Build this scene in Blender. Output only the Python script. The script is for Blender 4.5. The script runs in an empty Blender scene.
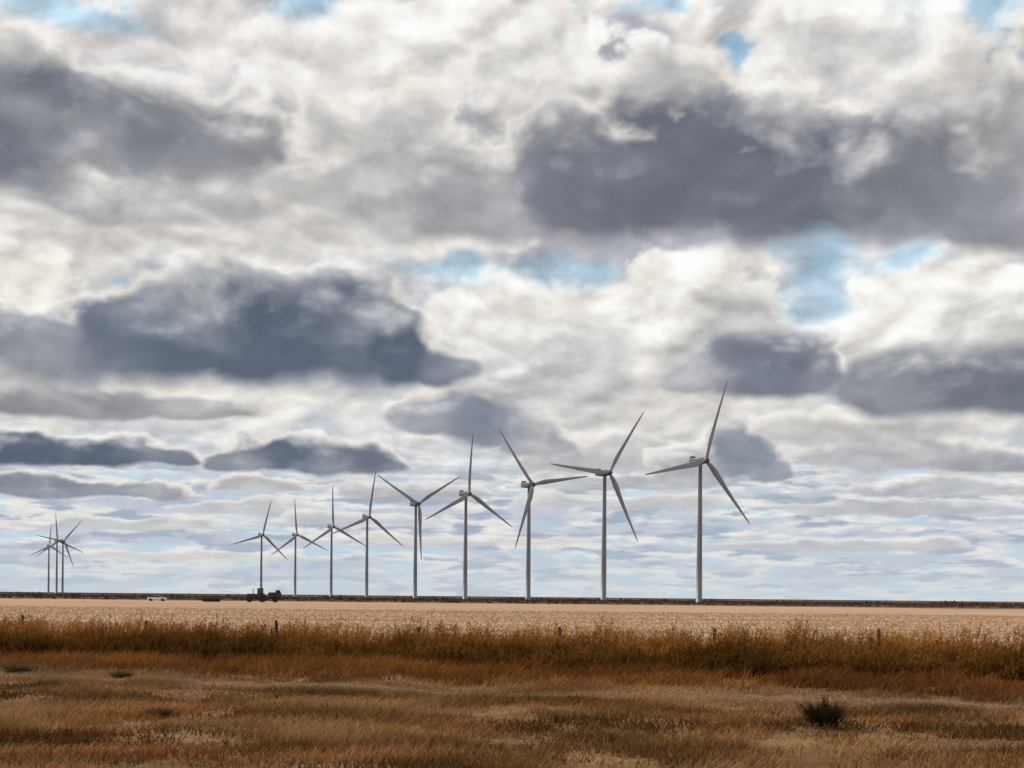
import bpy, bmesh, math, random
import numpy as np
from mathutils import Vector, Matrix
random.seed(3); rng=np.random.default_rng(7)
sc=bpy.context.scene
F=1422.2; CH=2.5; HY=596.5; ROLL=0.0098
R=Matrix.Rotation(math.radians(90),3,'X')@Matrix.Rotation(ROLL,3,'Z')
def ray(px,py): return R@Vector(((px-512)/F,-(py-HY)/F,-1.0))
def ground_pt(px,D): return (px-512)/F*D
# ---------------------------------------------------------------- camera
cd=bpy.data.cameras.new("camera"); cam=bpy.data.objects.new("camera",cd)
sc.collection.objects.link(cam); sc.camera=cam
cd.lens=50; cd.sensor_width=36; cd.shift_y=(HY-384)/1024; cd.clip_end=60000; cd.clip_start=.1
cam.matrix_world=Matrix.Translation((0,0,CH))@R.to_4x4()
sc.view_settings.view_transform='Standard'; sc.view_settings.look='None'; sc.view_settings.exposure=0
# ---------------------------------------------------------------- sun
SAZ=math.radians(-66); SEL=math.radians(38)
sd=Vector((math.sin(SAZ)*math.cos(SEL),math.cos(SAZ)*math.cos(SEL),math.sin(SEL)))
sl=bpy.data.lights.new("sun",'SUN'); sl.energy=3.8; sl.angle=math.radians(.5); sl.color=(1,.90,.73)
so=bpy.data.objects.new("sun",sl); sc.collection.objects.link(so)
so.rotation_euler=(-sd).to_track_quat('-Z','Y').to_euler(); so.location=(-50,30,60)
# ---------------------------------------------------------------- node helper
class E:
    nt=None
    def __init__(s,sock): s.s=sock
    def __add__(a,b): return M('ADD',a,b)
    __radd__=__add__
    def __sub__(a,b): return M('SUBTRACT',a,b)
    def __rsub__(a,b): return M('SUBTRACT',b,a)
    def __mul__(a,b): return M('MULTIPLY',a,b)
    __rmul__=__mul__
def setin(sock,v):
    if isinstance(v,E): E.nt.links.new(v.s,sock)
    else: sock.default_value=v
def M(op,a,b=None,c=None):
    n=E.nt.nodes.new('ShaderNodeMath'); n.operation=op
    for i,v in enumerate((a,b,c)):
        if v is not None: setin(n.inputs[i],v)
    return E(n.outputs[0])
def smooth(x,a,b,lo=0.,hi=1.):
    n=E.nt.nodes.new('ShaderNodeMapRange'); n.interpolation_type='SMOOTHSTEP'
    for i,v in enumerate((x,a,b,lo,hi)): setin(n.inputs[i],v)
    return E(n.outputs[0])
def comb(x,y,z=0.):
    n=E.nt.nodes.new('ShaderNodeCombineXYZ')
    for i,v in enumerate((x,y,z)): setin(n.inputs[i],v)
    return E(n.outputs[0])
def noise(v,scale=1.,det=6.,rough=.55,dist=0.):
    n=E.nt.nodes.new('ShaderNodeTexNoise'); setin(n.inputs['Vector'],v)
    n.inputs['Scale'].default_value=scale; n.inputs['Detail'].default_value=det
    n.inputs['Roughness'].default_value=rough; n.inputs['Distortion'].default_value=dist
    return E(n.outputs['Fac'])
def mix(f,a,b,bt='MIX'):
    n=E.nt.nodes.new('ShaderNodeMix'); n.data_type='RGBA'; n.blend_type=bt; n.clamp_factor=True
    setin(n.inputs[0],f); setin(n.inputs[6],a); setin(n.inputs[7],b)
    return E(n.outputs[2])
def link(ob,parent=None):
    sc.collection.objects.link(ob)
    if parent: ob.parent=parent
    return ob
# ---------------------------------------------------------------- world: physical sky with simple high cloud
w=bpy.data.worlds.new("sky"); sc.world=w; w.use_nodes=True
nt=w.node_tree; E.nt=nt; nt.nodes.clear()
tc=nt.nodes.new('ShaderNodeTexCoord')
sky=nt.nodes.new('ShaderNodeTexSky'); sky.sky_type='NISHITA'; sky.sun_disc=False
sky.sun_elevation=SEL; sky.sun_rotation=SAZ%(2*math.pi)
cl=noise(E(tc.outputs['Generated']),3.,3.)
colw=mix(smooth(cl,.38,.55,0.,.85),E(sky.outputs[0]),(5.2,5.2,5.5,1))
bg=nt.nodes.new('ShaderNodeBackground'); bg.inputs['Strength'].default_value=.1
setin(bg.inputs['Color'],colw)
wo=nt.nodes.new('ShaderNodeOutputWorld'); nt.links.new(bg.outputs[0],wo.inputs[0])
# ---------------------------------------------------------------- cloudy sky dome (procedural, computed per vertex)
pr_=np.random.default_rng(11); PERM=np.concatenate([pr_.permutation(512)]*2)
GA=pr_.uniform(0,2*np.pi,512); GXt,GYt=np.cos(GA),np.sin(GA)
def perlin(x,y,s=0):
    xi=np.floor(x).astype(np.int64); yi=np.floor(y).astype(np.int64); fx=x-xi; fy=y-yi
    u=fx*fx*fx*(fx*(fx*6-15)+10); v=fy*fy*fy*(fy*(fy*6-15)+10)
    def g(a,b,dx,dy):
        h=PERM[(PERM[(a+s*37)&511]+b)&511]; return GXt[h]*dx+GYt[h]*dy
    n0=g(xi,yi,fx,fy)*(1-u)+g(xi+1,yi,fx-1,fy)*u
    n1=g(xi,yi+1,fx,fy-1)*(1-u)+g(xi+1,yi+1,fx-1,fy-1)*u
    return (n0*(1-v)+n1*v)*1.5
CR,SR=math.cos(.9),math.sin(.9)
def fbm(x,y,s,o=8,g=.52,bil=False):
    t=0;a=1;f=1.
    for i in range(o):
        p=perlin(x*f+i*3.7,y*f-i*5.1,s+i)
        t=t+a*((np.sqrt(p*p+.003)*1.5-.45) if bil else p); a*=g; f*=2.07
        if bil: x,y=x*CR-y*SR,x*SR+y*CR
    return t*.62
def ss(x,a,b): 
    t=np.clip((x-a)/(b-a),0,1); return t*t*(3-2*t)
Uc=np.arange(-5.5,5.5,.0135); go=np.geomspace(.02,39.2,110)
Uc=np.concatenate([-5.5-go[::-1],Uc,5.5+go]); Uc=Uc[(Uc>-44.65)&(Uc<44.65)]
Uc=np.concatenate([[-44.68],Uc,[44.68]])
Vc=np.concatenate([[-.3,-.1],np.arange(-.02,6.3,.0135),6.3+np.geomspace(.02,2.0,25)])
U,V=np.meshgrid(Uc,Vc); Vp=np.maximum(V,0)
tz=ss(Vp,.7,2.6)
def nz(U,Vv,s,o=7,g=.47,bil=False):
    """multi-scale noise: long flat features near the horizon, round ones higher up"""
    lv=np.log(np.maximum(Vv,-.3)+.42)
    return fbm(U*1.8,lv*5.2,s+40,o,g,bil)*(1-tz)+fbm(U*.85,Vv*1.25,s,o,g,bil)*tz
kw=.2+.8*ss(Vp,0,3.2)
wu=nz(U,Vp,3,4)*kw*.55; wv=nz(U,Vp,9,4)*kw*.24
Uw=U+wu; Vw=V+wv
Uq=U+.25*wu; Vq=Vp+.25*wv
n1=nz(Uq,Vq,1,7,.48)
def billow(du,dv): return fbm((Uq+du*kw)*1.3,(Vq+dv*kw)*1.65+2.0*np.log(np.maximum(Vp+dv*kw,-.3)+.42),17,6,.47,True)
nb=billow(0,0)
n2=nz(U,Vp,23,3); n3=fbm(Uq*2.4,Vq*3.6+1.5*np.log(Vp+.42),31,5,.5)
def rel(du,dv): return nz(Uq,Vq,1,5,.45)-nz(Uq+du*kw,Vq+dv*kw,1,5,.45)
relief=rel(-.18,.25)*.75+(nb-billow(-.09,.13))*.95
nE=n1*.60+nb*.50+n3*.06
def uv(px,py):
    d=ray(px,py).normalized()
    return math.atan2(d.x,d.y)*14.222, math.asin(d.z)*14.222
def A(c): return np.array(c,float)[None,None,:]
def mx(f,a,b): f=np.clip(f,0,1)[...,None]; return a*(1-f)+b*f
blue=mx(ss(Vp,0,4.5),A((196,213,225)),A((164,200,226)))
hi=ss(Vp,2.9,3.7)
bright=mx(hi,A((243,238,230)),A((233,228,223)))
mid=mx(hi,A((192,195,202)),A((170,172,181)))
bgc=mx(ss(n2*.9+n1*.45,-.26,.38),bright,mid)
col=mx(ss(n1*.6+n3*.2+.42,-.02,.20),blue,bgc)
s1=fbm(U*.8+2,Vp*6.5+wv*4,51,6,.52); s2=fbm(U*1.3,Vp*10+wv*4,57,6,.52); s3=fbm(U*2.8,Vp*18,61,5,.55)
pale=mx(ss(s1+s3*.35,-.25,.25),A((234,231,226)),A((192,200,211)))
pale=mx(ss(s2+s3*.4,.05,.42),pale,A((166,179,197)))
pale=mx(ss(-s2-s1*.5,.14,.46)*.8,pale,A((180,208,226)))
pale=mx((1-ss(Vp,0,.7))*.6,pale,A((200,210,217)))
col=mx(1-ss(Vp+n2*.5,.9,1.9),col,pale)
def mass(col,els,dk,br=(241,236,228),amp=.80,p=2.2,soft=.20,rim=.52,flat=.30,top=.8,opa=1.,mott=.25):
    """one cloud = union of lobes (cx,cy,rx,rup,rdown,density); lit crown, shaded flat base"""
    B=[];H_=[];Ds=[];Bd=[]
    for cx,cy,rx,ru,rd,D in els:
        cu,cv=uv(cx,cy); rx/=100;ru/=100;rd/=100
        dx=np.abs(Uw-cu)/rx; dy=Vw-cv
        dn=np.where(dy>0,dy/ru,-(dy-.4*(wv))/rd); dn=np.maximum(dn,0)
        r=(dx**p+dn**p)**(1/p)
        below=ss(-dy/rd,-.2,.7)
        b=1.05-r+nE*(amp*(1-below)+amp*flat*below)
        B.append(b); Bd.append(b+.45*below); H_.append((dy+rd)/(ru+rd)); Ds.append(D)
    B=np.stack(B); body=B.max(0)
    wt=np.exp((B-body)*5.5); wt/=wt.sum(0)
    h=(wt*np.stack(H_)).sum(0); D=(wt*np.array(Ds)[:,None,None]).sum(0); bd=(wt*np.stack(Bd)).sum(0)
    a=ss(body,-.03,soft+.14*ss(.4-h,0,.4))*opa
    d=D*ss(bd+n1*.25+nb*.12,.02,rim)*(1-top*ss(h+n1*.6+nb*.45,.50,1.15))
    d=d*(1-mott*ss(n2*.9+n1*.5,-.15,.6))
    return mx(a,col,mx(d,A(br),A(dk)))
G=(118,122,132); DB=(93,103,121); GB=(112,121,138)
for e in [(250,508,90,8,7,.35),(620,503,120,9,8,.35),(880,508,120,9,8,.45),(120,524,130,8,6,.4),(360,520,90,8,6,.35),
 (470,541,150,6,5,.25),(850,545,150,7,6,.4),(200,556,140,5,4,.25),(410,492,100,10,9,.5),(600,482,90,11,9,.5),(940,488,110,12,9,.5)]:
    col=mass(col,[e],GB,opa=.75)
col=mass(col,[(60,487,110,13,10,.85),(150,490,60,9,8,.65),(250,484,60,10,8,.45)],GB)
col=mass(col,[(20,449,90,22,19,1.05),(110,452,80,20,15,1.0),(170,458,40,12,9,.8)],DB)
col=mass(col,[(285,452,65,24,18,1.0),(340,460,65,22,14,.9),(240,462,40,14,9,.7)],DB)
col=mass(col,[(620,452,80,26,18,.4),(560,460,50,18,14,.5),(900,452,110,20,18,.45),(1000,462,70,18,14,.6)],GB)
col=mass(col,[(738,452,42,42,26,.85),(768,472,26,16,12,.7),(690,468,40,30,22,.5)],(106,116,134),opa=.9)
col=mass(col,[(80,400,130,24,20,.8),(190,408,80,18,13,.55)],G)
col=mass(col,[(860,428,120,22,18,.35),(640,400,110,52,32,.25),(590,395,70,40,36,.3)],G)
col=mass(col,[(485,418,60,36,30,.85),(535,440,40,26,18,.6),(430,415,50,22,20,.6)],GB)
col=mass(col,[(900,315,80,52,50,.05),(975,320,80,55,60,.2),(930,378,110,42,40,.95),(1010,370,90,46,46,.95)],(104,110,124),(250,246,238))
col=mass(col,[(680,315,80,52,48,.1),(745,310,60,40,40,.35),(765,358,82,48,42,.95),(815,370,40,30,24,.8),(690,370,60,30,24,.5)],(106,112,128),(247,243,236))
col=mass(col,[(500,305,80,42,60,.1),(575,330,70,50,60,.28),(560,375,100,40,36,.45),(480,355,50,40,40,.35)],(130,134,144),(247,243,236))
col=mass(col,[(15,285,90,60,60,.05),(40,345,100,40,50,.55)],G,(251,245,235))
col=mass(col,[(60,345,90,45,42,.65),(150,325,100,60,66,.95),(250,320,110,60,74,1.08),(350,315,75,55,78,1.08),(405,350,55,45,46,1.0),(445,374,38,26,18,.8)],DB,rim=.46,top=.5,amp=.62,mott=.25,soft=.30)
col=mass(col,[(110,215,160,45,34,.25),(280,215,150,50,36,.3)],G,(246,240,231))
col=mass(col,[(470,50,170,55,60,.15),(330,60,100,50,50,.1),(870,50,160,55,50,.2)],G,(244,240,235))
col=mass(col,[(30,115,120,75,78,1.05),(110,135,90,70,60,.95),(200,150,90,60,50,.8),(150,195,150,30,28,.45)],G,rim=.45,top=.6,soft=.3)
col=mass(col,[(370,170,110,100,60,.45),(460,200,90,70,50,.6),(560,180,110,85,66,.95),(680,160,130,100,84,1.12),(800,170,120,95,80,1.08),(920,185,110,95,66,.85),(1000,205,80,95,46,.75),(1010,110,60,60,50,.5)],(110,114,126),rim=.55,top=.55,amp=.75,soft=.28)
def hole(col,cx,cy,rx,ry,op=.8):
    cu,cv=uv(cx,cy)
    r=np.sqrt(((Uw-cu)*100/rx)**2+((Vw-cv)*100/ry)**2)
    return mx(ss(1-r-nE*1.1,-.2,.9)*op,col,blue)
for h in [(50,0,90,18),(318,4,60,18),(655,2,32,12),(985,6,100,40),(445,272,60,15),(565,268,70,13),(812,280,32,46),(905,262,60,13)]:
    col=hole(col,*h)
lum=col.mean(-1)/255
k=(.06+.10*ss(lum,.4,.85))*ss(Vp,.1,2.)
f=1+np.clip(relief,-.9,.6)*k*1.35
col=col*f[...,None]
col=np.where(col>236,236+(col-236)*.65,col); col=np.clip(col,0,253)
c=col/255; lin=np.where(c<=.04045,c/12.92,((c+.055)/1.055)**2.4)
az=U/14.222; el=V/14.222; RD=14000
nr,ncl=U.shape
co=np.stack([RD*np.sin(az)*np.cos(el),RD*np.cos(az)*np.cos(el),RD*np.sin(el)+CH],-1).reshape(-1,3)
def grid_mesh(name,co,nr,ncl):
    me=bpy.data.meshes.new(name); me.vertices.add(len(co)); me.vertices.foreach_set('co',co.ravel())
    idx=np.arange(nr*ncl).reshape(nr,ncl)
    fc=np.stack([idx[:-1,:-1],idx[:-1,1:],idx[1:,1:],idx[1:,:-1]],-1).reshape(-1).astype(np.int32)
    me.loops.add(len(fc)); me.loops.foreach_set('vertex_index',fc)
    me.polygons.add(len(fc)//4); me.polygons.foreach_set('loop_start',np.arange(0,len(fc),4).astype(np.int32))
    me.update(calc_edges=True); return me
me=grid_mesh("sky",co,nr,ncl)
at=me.color_attributes.new('Col','FLOAT_COLOR','POINT')
at.data.foreach_set('color',np.concatenate([lin.reshape(-1,3),np.ones((nr*ncl,1))],1).ravel())
m=bpy.data.materials.new("cloudy_sky"); m.use_nodes=True; nt=m.node_tree; nt.nodes.clear()
a_=nt.nodes.new('ShaderNodeAttribute'); a_.attribute_name='Col'; e_=nt.nodes.new('ShaderNodeEmission'); o_=nt.nodes.new('ShaderNodeOutputMaterial')
nt.links.new(a_.outputs['Color'],e_.inputs[0]); nt.links.new(e_.outputs[0],o_.inputs[0])
m.cycles.emission_sampling='NONE'
me.materials.append(m); link(bpy.data.objects.new("sky",me))
# ---------------------------------------------------------------- materials
def newmat(name):
    m=bpy.data.materials.new(name); m.use_nodes=True; E.nt=m.node_tree
    return m,m.node_tree.nodes['Principled BSDF']
def simple(name,c,rough=.6,metal=0.,var=.15,sc_=2.):
    m,b=newmat(name)
    t=m.node_tree.nodes.new('ShaderNodeTexCoord')
    n=noise(E(t.outputs['Object']),sc_,5.)
    c2=tuple(x*(1-var*2) for x in c[:3])+(1,)
    setin(b.inputs['Base Color'],mix(smooth(n,.35,.65),c2,tuple(c[:3])+(1,)))
    b.inputs['Roughness'].default_value=rough; b.inputs['Metallic'].default_value=metal
    return m
m_turb=simple("turbine_paint",(.25,.26,.28),.5,0,.06,.3)
m_blade=simple("blade_paint",(.32,.33,.35),.4,0,.06,.3)
m_turbd=simple("turbine_nacelle_paint",(.12,.125,.14),.5,0,.1,.5)
m_blk=simple("tyre_rubber",(.02,.02,.022),.8)
m_glass=simple("dark_glass",(.03,.035,.04),.1)
m_green=simple("tractor_paint",(.025,.03,.025),.45)
m_steel=simple("rusty_steel",(.045,.034,.028),.7)
m_white=simple("white_paint",(.75,.75,.74),.35,0,.04)
m_wood=simple("weathered_wood",(.09,.065,.05),.9,0,.3,6.)
m_wire=simple("wire_steel",(.12,.11,.10),.5,.6)
# ---------------------------------------------------------------- ground
def vn(x,y,s=0):
    x=np.asarray(x,float);y=np.asarray(y,float)
    xi=np.floor(x);yi=np.floor(y);fx=x-xi;fy=y-yi
    fx=fx*fx*(3-2*fx);fy=fy*fy*(3-2*fy)
    def h(a,b):
        v=np.sin(a*127.1+b*311.7+s*74.7)*43758.5453
        return v-np.floor(v)
    return (h(xi,yi)*(1-fx)+h(xi+1,yi)*fx)*(1-fy)+(h(xi,yi+1)*(1-fx)+h(xi+1,yi+1)*fx)*fy
def gz(x,y):
    fade=np.clip((75-np.abs(y))/25,0,1)*np.clip((60-np.abs(x))/20,0,1)
    return fade*((vn(x/4,y/4,1)-.5)*.16+(vn(x/1.3,y/1.3,2)-.5)*.07)
out=np.geomspace(40,15000,26)
xs=np.concatenate([-out[::-1],np.arange(-39.5,40,.5),out])
ys=np.concatenate([-np.geomspace(6,15000,14)[::-1],np.arange(-5,75,.5),np.geomspace(76,15000,40)])
GX,GY=np.meshgrid(xs,ys); GZ=gz(GX,GY)
me=grid_mesh("ground",np.stack([GX,GY,GZ],-1).reshape(-1,3),len(ys),len(xs))
me.polygons.foreach_set('use_smooth',[True]*len(me.polygons))
ground=link(bpy.data.objects.new("ground",me))
m,b=newmat("dry_plain_soil"); nt=m.node_tree
g=nt.nodes.new('ShaderNodeNewGeometry'); s=nt.nodes.new('ShaderNodeSeparateXYZ'); nt.links.new(g.outputs['Position'],s.inputs[0])
gx,gy=E(s.outputs[0]),E(s.outputs[1]); pos=E(g.outputs['Position'])
na=noise(pos,.35,6.); nb_=noise(pos,3.,6.,.65); ncs=noise(pos,14.,4.,.7)
near=mix(smooth(na+nb_*.6,.6,1.0),(.14,.075,.033,1),(.29,.175,.085,1))
near=mix(smooth(ncs,.45,.7,0.,.6),near,(.08,.042,.022,1))
fn=noise(comb(gx*.02,gy*.16),1.,7.,.65); fn2=noise(comb(gx*.5,gy*.2),1.,5.,.6)
rows=noise(comb(gx*.012,gy*.9),1.,3.,.5); rows2=noise(comb(gx*.004,gy*.05),1.,4.,.5); pt=noise(comb(gx*.03,gy*.03,4.),1.,4.,.6)
field=mix(smooth(fn*.7+fn2*.3,.38,.62),(.35,.215,.13,1),(.55,.37,.24,1))
field=mix(smooth(rows,.45,.66,0.,.5),field,(.26,.15,.085,1))
field=mix(smooth(rows2,.45,.6,0.,.45),field,(.62,.45,.32,1))
field=mix(smooth(pt,.5,.68,0.,.45),field,(.33,.205,.125,1))
far=mix(smooth(noise(comb(gx*.006,gy*.02),1.,6.,.6),.4,.6),(.08,.047,.032,1),(.18,.105,.07,1))
edge=gy+(noise(comb(gx*.01,0.),1.,3.)-.5)*160.+gx*.12
c=mix(smooth(gy+gx*.1,54.,60.),near,field)
c=mix(smooth(edge,450.,540.),c,far)
setin(b.inputs['Base Color'],c); b.inputs['Roughness'].default_value=1.; b.inputs['Specular IOR Level'].default_value=.05
bp=nt.nodes.new('ShaderNodeBump'); bp.inputs['Strength'].default_value=.6; bp.inputs['Distance'].default_value=.08
setin(bp.inputs['Height'],nb_); nt.links.new(bp.outputs[0],b.inputs['Normal'])
me.materials.append(m)
# ---------------------------------------------------------------- grass
def grassmat(name,trans=.3):
    m=bpy.data.materials.new(name); m.use_nodes=True; nt=m.node_tree; nt.nodes.clear()
    a=nt.nodes.new('ShaderNodeAttribute'); a.attribute_name='Col'
    d=nt.nodes.new('ShaderNodeBsdfDiffuse'); t=nt.nodes.new('ShaderNodeBsdfTranslucent'); x=nt.nodes.new('ShaderNodeMixShader')
    o=nt.nodes.new('ShaderNodeOutputMaterial'); x.inputs[0].default_value=trans
    nt.links.new(a.outputs['Color'],d.inputs[0]); nt.links.new(a.outputs['Color'],t.inputs[0])
    nt.links.new(d.outputs[0],x.inputs[1]); nt.links.new(t.outputs[0],x.inputs[2]); nt.links.new(x.outputs[0],o.inputs[0])
    return m
m_grass=grassmat("dry_grass")
def blades(name,x,y,z0,h,wd,lx,ly,col,mat=m_grass):
    n=len(x); th=rng.uniform(0,math.pi,n); tx=np.cos(th)*wd/2; ty=np.sin(th)*wd/2
    v=np.zeros((n,5,3))
    v[:,0]=np.stack([x-tx,y-ty,z0],-1); v[:,1]=np.stack([x+tx,y+ty,z0],-1)
    v[:,2]=np.stack([x+tx*.8+lx*.35,y+ty*.8+ly*.35,z0+h*.55],-1); v[:,3]=np.stack([x-tx*.8+lx*.35,y-ty*.8+ly*.35,z0+h*.55],-1)
    v[:,4]=np.stack([x+lx,y+ly,z0+h],-1)
    me=bpy.data.meshes.new(name); me.vertices.add(n*5); me.vertices.foreach_set('co',v.ravel())
    b0=np.arange(n)*5
    lo=np.stack([b0,b0+1,b0+2,b0+3,b0+3,b0+2,b0+4],-1).ravel().astype(np.int32)
    me.loops.add(len(lo)); me.loops.foreach_set('vertex_index',lo)
    ls=np.stack([np.arange(n)*7,np.arange(n)*7+4],-1).ravel().astype(np.int32)
    me.polygons.add(n*2); me.polygons.foreach_set('loop_start',ls)
    me.update(calc_edges=True)
    at=me.color_attributes.new('Col','FLOAT_COLOR','POINT')
    cc=np.ones((n,5,4)); cc[:,:,:3]=np.clip(col,0,1)[:,None,:]; at.data.foreach_set('color',cc.ravel())
    me.materials.append(mat); ob=bpy.data.objects.new(name,me); return link(ob)
def pal(t,cols):
    cols=np.array(cols); t=np.clip(t,0,.9999)*(len(cols)-1); i=t.astype(int); f=(t-i)[:,None]
    return cols[i]*(1-f)+cols[i+1]*f
def Dfront(x): return 45.5-x*.26
def Dfence(x): return 51.5-x*.29
n=240000
y=17+ (rng.random(n)**.8)*33; x=rng.uniform(-1,1,n)*(y*.38+2)
keep=(y<Dfront(x)+2)
dn=vn(x/1.6,y/2.2,5)*.6+vn(x/.5,y/.6,6)*.4
keep&=rng.random(n)<np.clip((dn-.25)*2.6,.10,1)
x,y,dn=x[keep],y[keep],dn[keep]; n=len(x)
strip=np.exp(-((y-(Dfront(x)-8.5)-1.5*(vn(x/5,x*0,3)-.5))/1.8)**2)
nearb=np.clip((y-(Dfront(x)-6.5)-2.0*(vn(x/3,x*0+.3,8)-.5))/2,0,1)
h=(.05+.19*rng.random(n)*dn*1.6)*(1-.55*strip)*(1+1.4*nearb)
big=np.clip((perlin(x/7.,y/3.2,71)+perlin(x/2.4,y/1.3,72)*.6)*1.1+.42,0,1)
t=big*.66+rng.random(n)*.34
c=pal(t,[(.045,.025,.010),(.155,.082,.031),(.30,.17,.073),(.44,.275,.135)])
c2=pal(big*.5+rng.random(n)*.5,[(.08,.034,.011),(.22,.09,.025),(.40,.185,.055)])
redd=np.clip(perlin(x/5,y/2.5,75)*1.4,0,1)[:,None]*.75
c=c*(1-redd)+c*np.array([1.15,.79,.55])*redd
c=c*(1-nearb[:,None])+c2*nearb[:,None]
c=c*(1-.6*strip[:,None])+np.array([.46,.33,.20])*.6*strip[:,None]
l=h*.7
blades("short_grass",x,y,gz(x,y)-.01,h,.010+.014*rng.random(n)+.0003*y,rng.normal(0,1,n)*l+.3*l,rng.normal(0,1,n)*l,c)
# tall grass band : shade painted into front clumps and low leaves, rusty plume grass behind and on top
nc=1550
cx=rng.uniform(-24,24,nc); f=rng.random(nc)**.85; cy=Dfront(cx)+f*7.5
env=.66+.36*vn(cx/2.6,cx*0+.5,11)+.46*vn(cx/1.0,cy/1.2,12)
ch=1.40*env*(.58+.46*f)*rng.uniform(.75,1.14,nc); ch[f<.08]*=.75
tone=np.clip(vn(cx/1.8,cy/1.5,14)*.65+rng.random(nc)*.35,0,1)
lit=np.clip((f-.40)/.35,0,1)*.80+.40*np.clip((vn(cx/2.5,cy/2,19)-.58)*4,0,1)+.12  # painted light factor: front clumps coloured in shade, rear ones and patches brighter
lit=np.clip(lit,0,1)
P=[[],[],[],[],[],[],[],[]]
def addb(x,y,z,h,w_,lx,ly,c):
    for a,b in zip(P,(x,y,z,h,w_,lx,ly,c)): a.append(b)
def rep(a,k): return np.repeat(a,k)
cr=rng.uniform(.16,.36,nc)
k=75; N=nc*k; ox=rng.normal(0,1,N)*rep(cr,k); oy=rng.normal(0,1,N)*rep(cr,k); X_=rep(cx,k)+ox; Y_=rep(cy,k)+oy
fall=np.exp(-(ox**2+oy**2)/(rep(cr,k)*2.2)**2)
rh=rng.uniform(.3,.84,N); H=rep(ch,k)*rh*fall
c=pal(((rh-.3)*.7+rep(tone,k)*.3+rng.random(N)*.2)*(.35+.65*rep(lit,k)),[(.014,.007,.004),(.046,.019,.008),(.13,.053,.017),(.28,.12,.035)])  # short leaves coloured darker, painting the shadow low in the band
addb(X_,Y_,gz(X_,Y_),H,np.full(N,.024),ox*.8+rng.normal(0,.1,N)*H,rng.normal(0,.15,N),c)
k=28; N=nc*k; ox=rng.normal(0,.8,N)*rep(cr,k); oy=rng.normal(0,.8,N)*rep(cr,k); X_=rep(cx,k)+ox; Y_=rep(cy,k)+oy
fall=np.exp(-(ox**2+oy**2)/(rep(cr,k)*2.2)**2)
H=rep(ch,k)*rng.uniform(.68,1.1,N)*fall
LX=ox*.8+.07*H+rng.normal(0,.06,N); LY=rng.normal(0,.08,N)
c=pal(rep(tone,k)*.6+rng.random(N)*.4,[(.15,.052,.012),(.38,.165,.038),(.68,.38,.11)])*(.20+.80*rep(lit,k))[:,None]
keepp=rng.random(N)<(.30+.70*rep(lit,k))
X_,Y_,H,LX,LY,c=X_[keepp],Y_[keepp],H[keepp],LX[keepp],LY[keepp],c[keepp]; N=len(X_)
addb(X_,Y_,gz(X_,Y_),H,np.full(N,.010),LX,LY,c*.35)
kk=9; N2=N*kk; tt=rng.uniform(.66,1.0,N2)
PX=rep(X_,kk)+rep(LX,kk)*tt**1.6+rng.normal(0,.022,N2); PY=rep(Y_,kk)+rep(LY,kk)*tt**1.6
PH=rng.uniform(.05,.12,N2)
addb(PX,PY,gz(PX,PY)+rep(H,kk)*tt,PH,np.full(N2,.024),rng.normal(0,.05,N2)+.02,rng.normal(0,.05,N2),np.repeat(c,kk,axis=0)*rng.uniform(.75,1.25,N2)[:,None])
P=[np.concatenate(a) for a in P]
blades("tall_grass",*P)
# stubble in the harvested field
n=60000
y=58+(rng.random(n)**1.6)*190; x=rng.uniform(-1,1,n)*(y*.38+2); keep=y>Dfence(x)+5; x,y=x[keep],y[keep]; n=len(x)
t=rng.random(n)
blades("field_stubble",x,y,gz(x,y),.04+.09*rng.random(n),.05+.0008*y,rng.normal(0,.06,n),rng.normal(0,.06,n),pal(t,[(.31,.19,.115),(.48,.325,.21),(.58,.42,.29)]))
# distant scrub line
n=15000
y=500+(rng.random(n)**.7)*800; x=rng.uniform(-1,1,n)*(y*.38+5); 
cl_=np.clip(vn(x/22,y/60,33)-.62,0,1)*2.6; c3=vn(x/45,y/90,35)
hh=.15+.7*rng.random(n)**3*(vn(x/60,y/60,31)**1.5*1.6)+(1.3*c3**2+2.6*cl_)*np.clip((y-600)/150,0,1)*rng.random(n)
blades("distant_scrub",x,y,x*0,hh,.8+2.2*rng.random(n),rng.normal(0,.2,n),rng.normal(0,.2,n),pal(rng.random(n),[(.04,.032,.024),(.085,.058,.042),(.15,.095,.066)]))
# shrubs
def shrub(px,D,wd,ht,cols,nb=1500,name="shrub"):
    cx=ground_pt(px,D); n=nb
    a=rng.uniform(0,2*math.pi,n); r=rng.random(n)**.6
    el=rng.uniform(.15,1,n)
    s=rng.uniform(0,.75,n)
    bx=cx+np.cos(a)*r*wd*.5*s; by=D+np.sin(a)*r*wd*.5*s; bz=gz(bx,by)+ht*el*s*.85*(1-.3*r)
    L=rng.uniform(.25,.6,n)
    blades(name,bx,by,bz,ht*L*(.3+.7*el),np.full(n,.013),np.cos(a)*wd*.5*L*r*1.3+rng.normal(0,.05,n),np.sin(a)*wd*.5*L*r,pal(rng.random(n),cols))
dkc=[(.012,.012,.009),(.035,.028,.017),(.08,.055,.028)]
brc=[(.05,.035,.018),(.12,.08,.035),(.2,.13,.06)]
shrub(825,27.6,1.1,.68,dkc,1900); shrub(160,29,.7,.28,brc); shrub(18,42,1.2,.40,brc); shrub(122,41,.9,.26,brc)
for px,D,wd,ht in [(937,560,9,1.4),(948,560,5,1.0),(982,600,6,1.0)]: shrub(px,D,wd,ht,dkc,400)
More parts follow.
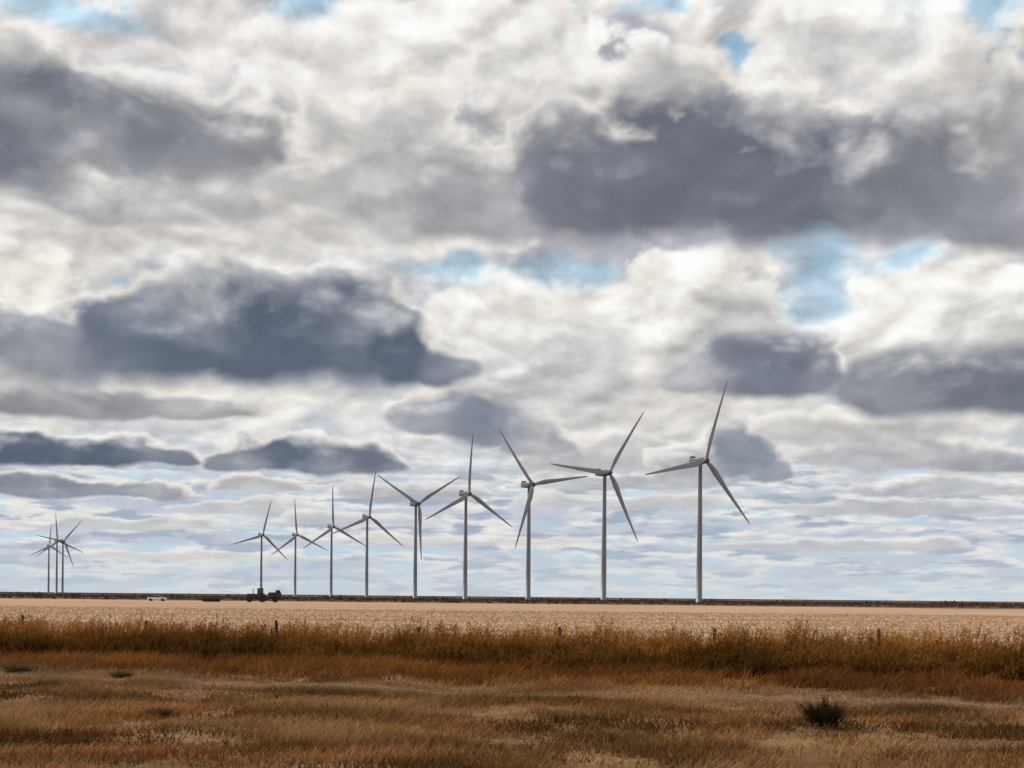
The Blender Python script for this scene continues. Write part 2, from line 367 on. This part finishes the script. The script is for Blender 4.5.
# ---------------------------------------------------------------- mesh helpers
def bm_ob(name,bm,mat,parent=None,smoothf=False,loc=(0,0,0)):
    me=bpy.data.meshes.new(name); bm.to_mesh(me); bm.free(); me.materials.append(mat)
    if smoothf: me.polygons.foreach_set('use_smooth',[True]*len(me.polygons))
    ob=bpy.data.objects.new(name,me); ob.location=loc; return link(ob,parent)
def empty(name,loc,rz=0):
    e=bpy.data.objects.new(name,None); e.location=loc; e.rotation_euler=(0,0,rz); return link(e)
def loft(bm,rings):
    prev=None
    for r in rings:
        vs=[bm.verts.new(p) for p in r]
        if prev:
            k=len(vs)
            for i in range(k): bm.faces.new((prev[i],prev[(i+1)%k],vs[(i+1)%k],vs[i]))
        else: bm.faces.new(vs[::-1])
        prev=vs
    bm.faces.new(prev)
def circ(r,z,n=24): return [(r*math.cos(2*math.pi*i/n),r*math.sin(2*math.pi*i/n),z) for i in range(n)]
def box(name,size,loc,mat,parent,bev=.05,taper=1.):
    bm=bmesh.new(); bmesh.ops.create_cube(bm,size=1)
    for v in bm.verts:
        t=taper if v.co.z>0 else 1
        v.co=Vector((v.co.x*size[0]*t,v.co.y*size[1]*t,v.co.z*size[2]))
    if bev: bmesh.ops.bevel(bm,geom=bm.edges[:],offset=bev,segments=2,affect='EDGES')
    return bm_ob(name,bm,mat,parent,False,loc)
def wheel(name,r,wd,loc,parent):
    bm=bmesh.new()
    rr=[(r*.45,-wd*.35),(r*.5,-wd*.5),(r*.92,-wd*.5),(r,-wd*.35),(r,wd*.35),(r*.92,wd*.5),(r*.5,wd*.5),(r*.45,wd*.35)]
    loft(bm,[[(a*math.cos(2*math.pi*i/20),z,a*math.sin(2*math.pi*i/20)) for i in range(20)] for a,z in rr])
    return bm_ob(name,bm,m_blk,parent,False,loc)
# ---------------------------------------------------------------- turbine meshes
HH=80.; RB=47.5
def mk(name,fn,mat,sm=True):
    bm=bmesh.new(); fn(bm); bmesh.ops.recalc_face_normals(bm,faces=bm.faces[:])
    me=bpy.data.meshes.new(name); bm.to_mesh(me); bm.free(); me.materials.append(mat)
    if sm: me.polygons.foreach_set('use_smooth',[True]*len(me.polygons))
    return me
def f_tower(bm):
    loft(bm,[circ(2.0,0),circ(2.0,.4),circ(1.75,.5),circ(1.6,20),circ(1.42,40),circ(1.2,60),circ(1.02,77.6),circ(1.25,77.8),circ(1.25,78.4)])
def f_nac(bm):
    secs=[(-8.2,1.1,1.2,.5),(-7.8,1.5,1.6,.3),(-3,1.75,1.95,0),(1.5,1.75,1.9,0),(3.0,1.5,1.6,-.05),(3.5,1.25,1.3,-.1)]
    rings=[]
    for x,hw,hh,dz in secs:
        ring=[]
        for i in range(24):
            a=2*math.pi*i/24; c_,s_=math.cos(a),math.sin(a)
            ring.append((x,hw*math.copysign(abs(c_)**.45,c_),dz+hh*math.copysign(abs(s_)**.45,s_)))
        rings.append(ring)
    loft(bm,rings)
def f_cool(bm):
    loft(bm,[[(x-6.2,y,z+2.4) for x,y,z in ((-.9,-1.4,-.6),(.9,-1.4,-.6),(.9,1.4,-.6),(-.9,1.4,-.6))],[(x-6.2,y,z+2.4) for x,y,z in ((-.9,-1.4,.7),(.5,-1.4,.7),(.5,1.4,.7),(-.9,1.4,.7))]])
def f_hub(bm):
    loft(bm,[[(x,r*math.cos(2*math.pi*i/20),r*math.sin(2*math.pi*i/20)) for i in range(20)] for x,r in ((-1.3,1.3),(-.9,1.65),(.6,1.65),(1.3,1.35),(1.9,.85),(2.2,.3))])
def f_blade(bm):
    st=[(0,1.9,1.9,0),(1.6,1.9,1.9,0),(4.5,2.6,1.5,18),(9,3.5,.95,14),(14,3.1,.7,10),(22,2.4,.5,7),(32,1.75,.34,4),(40,1.25,.22,2),(45,.85,.14,1),(47,.5,.08,0),(RB,.15,.04,0)]
    rings=[]
    for z,ch_,th,tw in st:
        ring=[]; a0=math.radians(tw+6)
        for i in range(16):
            a=2*math.pi*i/16; yy=math.cos(a)*ch_/2; xx=math.sin(a)*th/2*(1+.45*math.cos(a)*min(1,z/8))
            yy-=(ch_*.18 if z>3 else 0)
            ring.append((xx*math.cos(a0)-yy*math.sin(a0)+ .0009*z*z,xx*math.sin(a0)+yy*math.cos(a0),z))
        rings.append(ring)
    loft(bm,rings)
ME=dict(tower=mk("tower",f_tower,m_turb),nacelle=mk("nacelle",f_nac,m_turbd),cooler=mk("cooler",f_cool,m_turbd,False),hub=mk("hub",f_hub,m_turbd),blade=mk("blade",f_blade,m_blade))
PHI=math.radians(35)
def turbine(bx,hy,th,bs=1.):
    yh=HY+(bx-512)*ROLL
    D=(HH-CH)*F/(yh-hy); e=empty("wind_turbine",(ground_pt(bx,D),D,0),PHI-math.pi/2)
    def ch_(nm,me,loc,rot=(0,0,0),sc_=1.):
        o=bpy.data.objects.new(nm,ME[me]); o.location=loc; o.rotation_euler=rot; o.scale=(sc_,)*3; return link(o,e)
    ch_("tower","tower",(0,0,0)); ch_("nacelle","nacelle",(0,0,HH)); ch_("cooler","cooler",(0,0,HH)); ch_("hub","hub",(4.8,0,HH))
    for i in range(3):
        a=math.radians(th+120*i); ch_("blade_%d"%(i+1),"blade",(4.8,0,HH),(-a,0,0),bs)
for t in [(699,461,17),(603.5,473,33),(528,485,-40),(465,494,2,.96),(415,504,58),(366.5,517,7),(331,527,-3),(295,535,-6),(261,535,13),(62.5,541,40,.9),(56.5,541,-6,.9),(48.5,546,3,.8)]:
    turbine(*t)
# ---------------------------------------------------------------- fence
fe=empty("barbed_wire_fence",(0,51,0))
tops=[]
for i,px in enumerate([-110,24,145,278,418,561,714,880,1060]):
    k=(px-512)/F; D=51.5/(1+.29*k); x=k*D; h=1.50+.05*math.sin(i*2.3)-(.10 if i in (4,6,2) else 0)
    bm=bmesh.new(); loft(bm,[circ(.075,-.1,8),circ(.07,.8,8),circ(.062,h-.03,8),circ(.045,h,8)])
    o=bm_ob("post_%d"%(i+1),bm,m_wood,fe,False,(x,D-51,float(gz(x,D)))); o.rotation_euler=(.03*math.sin(i*5),.04*math.cos(i*3),0)
    tops.append((x,D,h))
for j,z in enumerate((.4,.75,1.1,1.3)):
    bm=bmesh.new()
    for a,b_ in zip(tops[:-1],tops[1:]):
        pr=[]
        for s_ in range(9):
            t=s_/8; p=Vector((a[0]*(1-t)+b_[0]*t,(a[1]*(1-t)+b_[1]*t)-51-.08,z-.03*math.sin(math.pi*t)))
            pr.append([p+Vector((0,.004*math.cos(q),.004*math.sin(q))) for q in (0,2.1,4.2)])
        loft(bm,pr)
    bm_ob("wire_%d"%(j+1),bm,m_wire,fe)
# ---------------------------------------------------------------- tractor with trailed cart
D=430.; T=empty("farm_tractor",(ground_pt(260,D),D,0),math.radians(8)); T.scale=(1.2,)*3
box("hood",(2.6,1.1,1.0),(-2.0,0,1.65),m_green,T,.12); box("chassis",(4.4,.8,.5),(-1.2,0,1.0),m_blk,T)
box("cab_lower",(1.7,1.7,.9),(.1,0,1.75),m_green,T,.08); box("cab_glass",(1.6,1.6,1.1),(.1,0,2.75),m_glass,T,.05,.9); box("cab_roof",(1.8,1.8,.22),(.1,0,3.42),m_green,T,.08)
for s_ in (-1,1):
    wheel("rear_wheel_%d"%(s_+2),1.05,.7,(.6,s_*1.25,1.05),T); wheel("front_wheel_%d"%(s_+2),.72,.5,(-2.6,s_*1.0,.72),T)
    box("fender_%d"%(s_+2),(1.5,.6,.15),(.6,s_*1.2,2.2),m_green,T,.05)
bm=bmesh.new(); loft(bm,[circ(.09,0,10),circ(.09,1.3,10)]); bm_ob("exhaust",bm,m_blk,T,False,(-1.7,.2,2.1))
I=empty("farm_cart",(ground_pt(273,D),D+.6,0),math.radians(8)); I.scale=(1.15,)*3
box("hopper",(3.4,2.2,1.5),(.4,0,1.9),m_steel,I,.08); box("chute",(1.2,.8,.7),(1.2,0,2.9),m_steel,I,.05); box("drawbar",(2.0,.2,.2),(-2.2,0,.8),m_blk,I,.03); box("frame",(3.4,1.6,.3),(.3,0,.95),m_blk,I,.03)
for s_ in (-1,1): wheel("cart_wheel_%d"%(s_+2),.8,.5,(.5,s_*1.3,.8),I)
H_=empty("disc_harrow",(ground_pt(211,430),430,0),.1)
box("frame_bar",(5,.25,.25),(0,0,1.0),m_steel,H_,.03); box("frame_bar_rear",(4.6,.25,.25),(0,2,1.0),m_steel,H_,.03); box("tongue",(2.6,.2,.2),(-3.4,1,.8),m_steel,H_,.03); box("hitch_mast",(.3,.3,1.0),(.9,1,1.6),m_steel,H_,.03)
for i in range(9):
    wheel("disc_%d"%i,.45,.12,(-2.2+i*.55,0,.45),H_); wheel("disc_rear_%d"%i,.45,.12,(-2.2+i*.55,2,.45),H_)
Pk=empty("pickup_truck",(ground_pt(157,440),440,0),.05)
def extr(name,pts,wd,mat,par,y0=0):
    bm=bmesh.new(); loft(bm,[[(x,y0-wd/2,z) for x,z in pts],[(x,y0+wd/2,z) for x,z in pts]])
    bmesh.ops.recalc_face_normals(bm,faces=bm.faces[:]); return bm_ob(name,bm,mat,par)
extr("body",[(-2.8,.5),(2.8,.5),(2.8,1.15),(.9,1.2),(-2.8,1.2)],1.95,m_white,Pk)
extr("cabin_glass",[(-1.0,1.203),(1.5,1.19),(.8,1.78),(-.85,1.78)],1.7,m_glass,Pk)
extr("roof",[(-.9,1.785),(.85,1.785),(.7,1.87),(-.8,1.87)],1.66,m_white,Pk)
for xx in (-1.8,1.8):
    for s_ in (-1,1): wheel("wheel",.42,.28,(xx,s_*.9,.42),Pk)
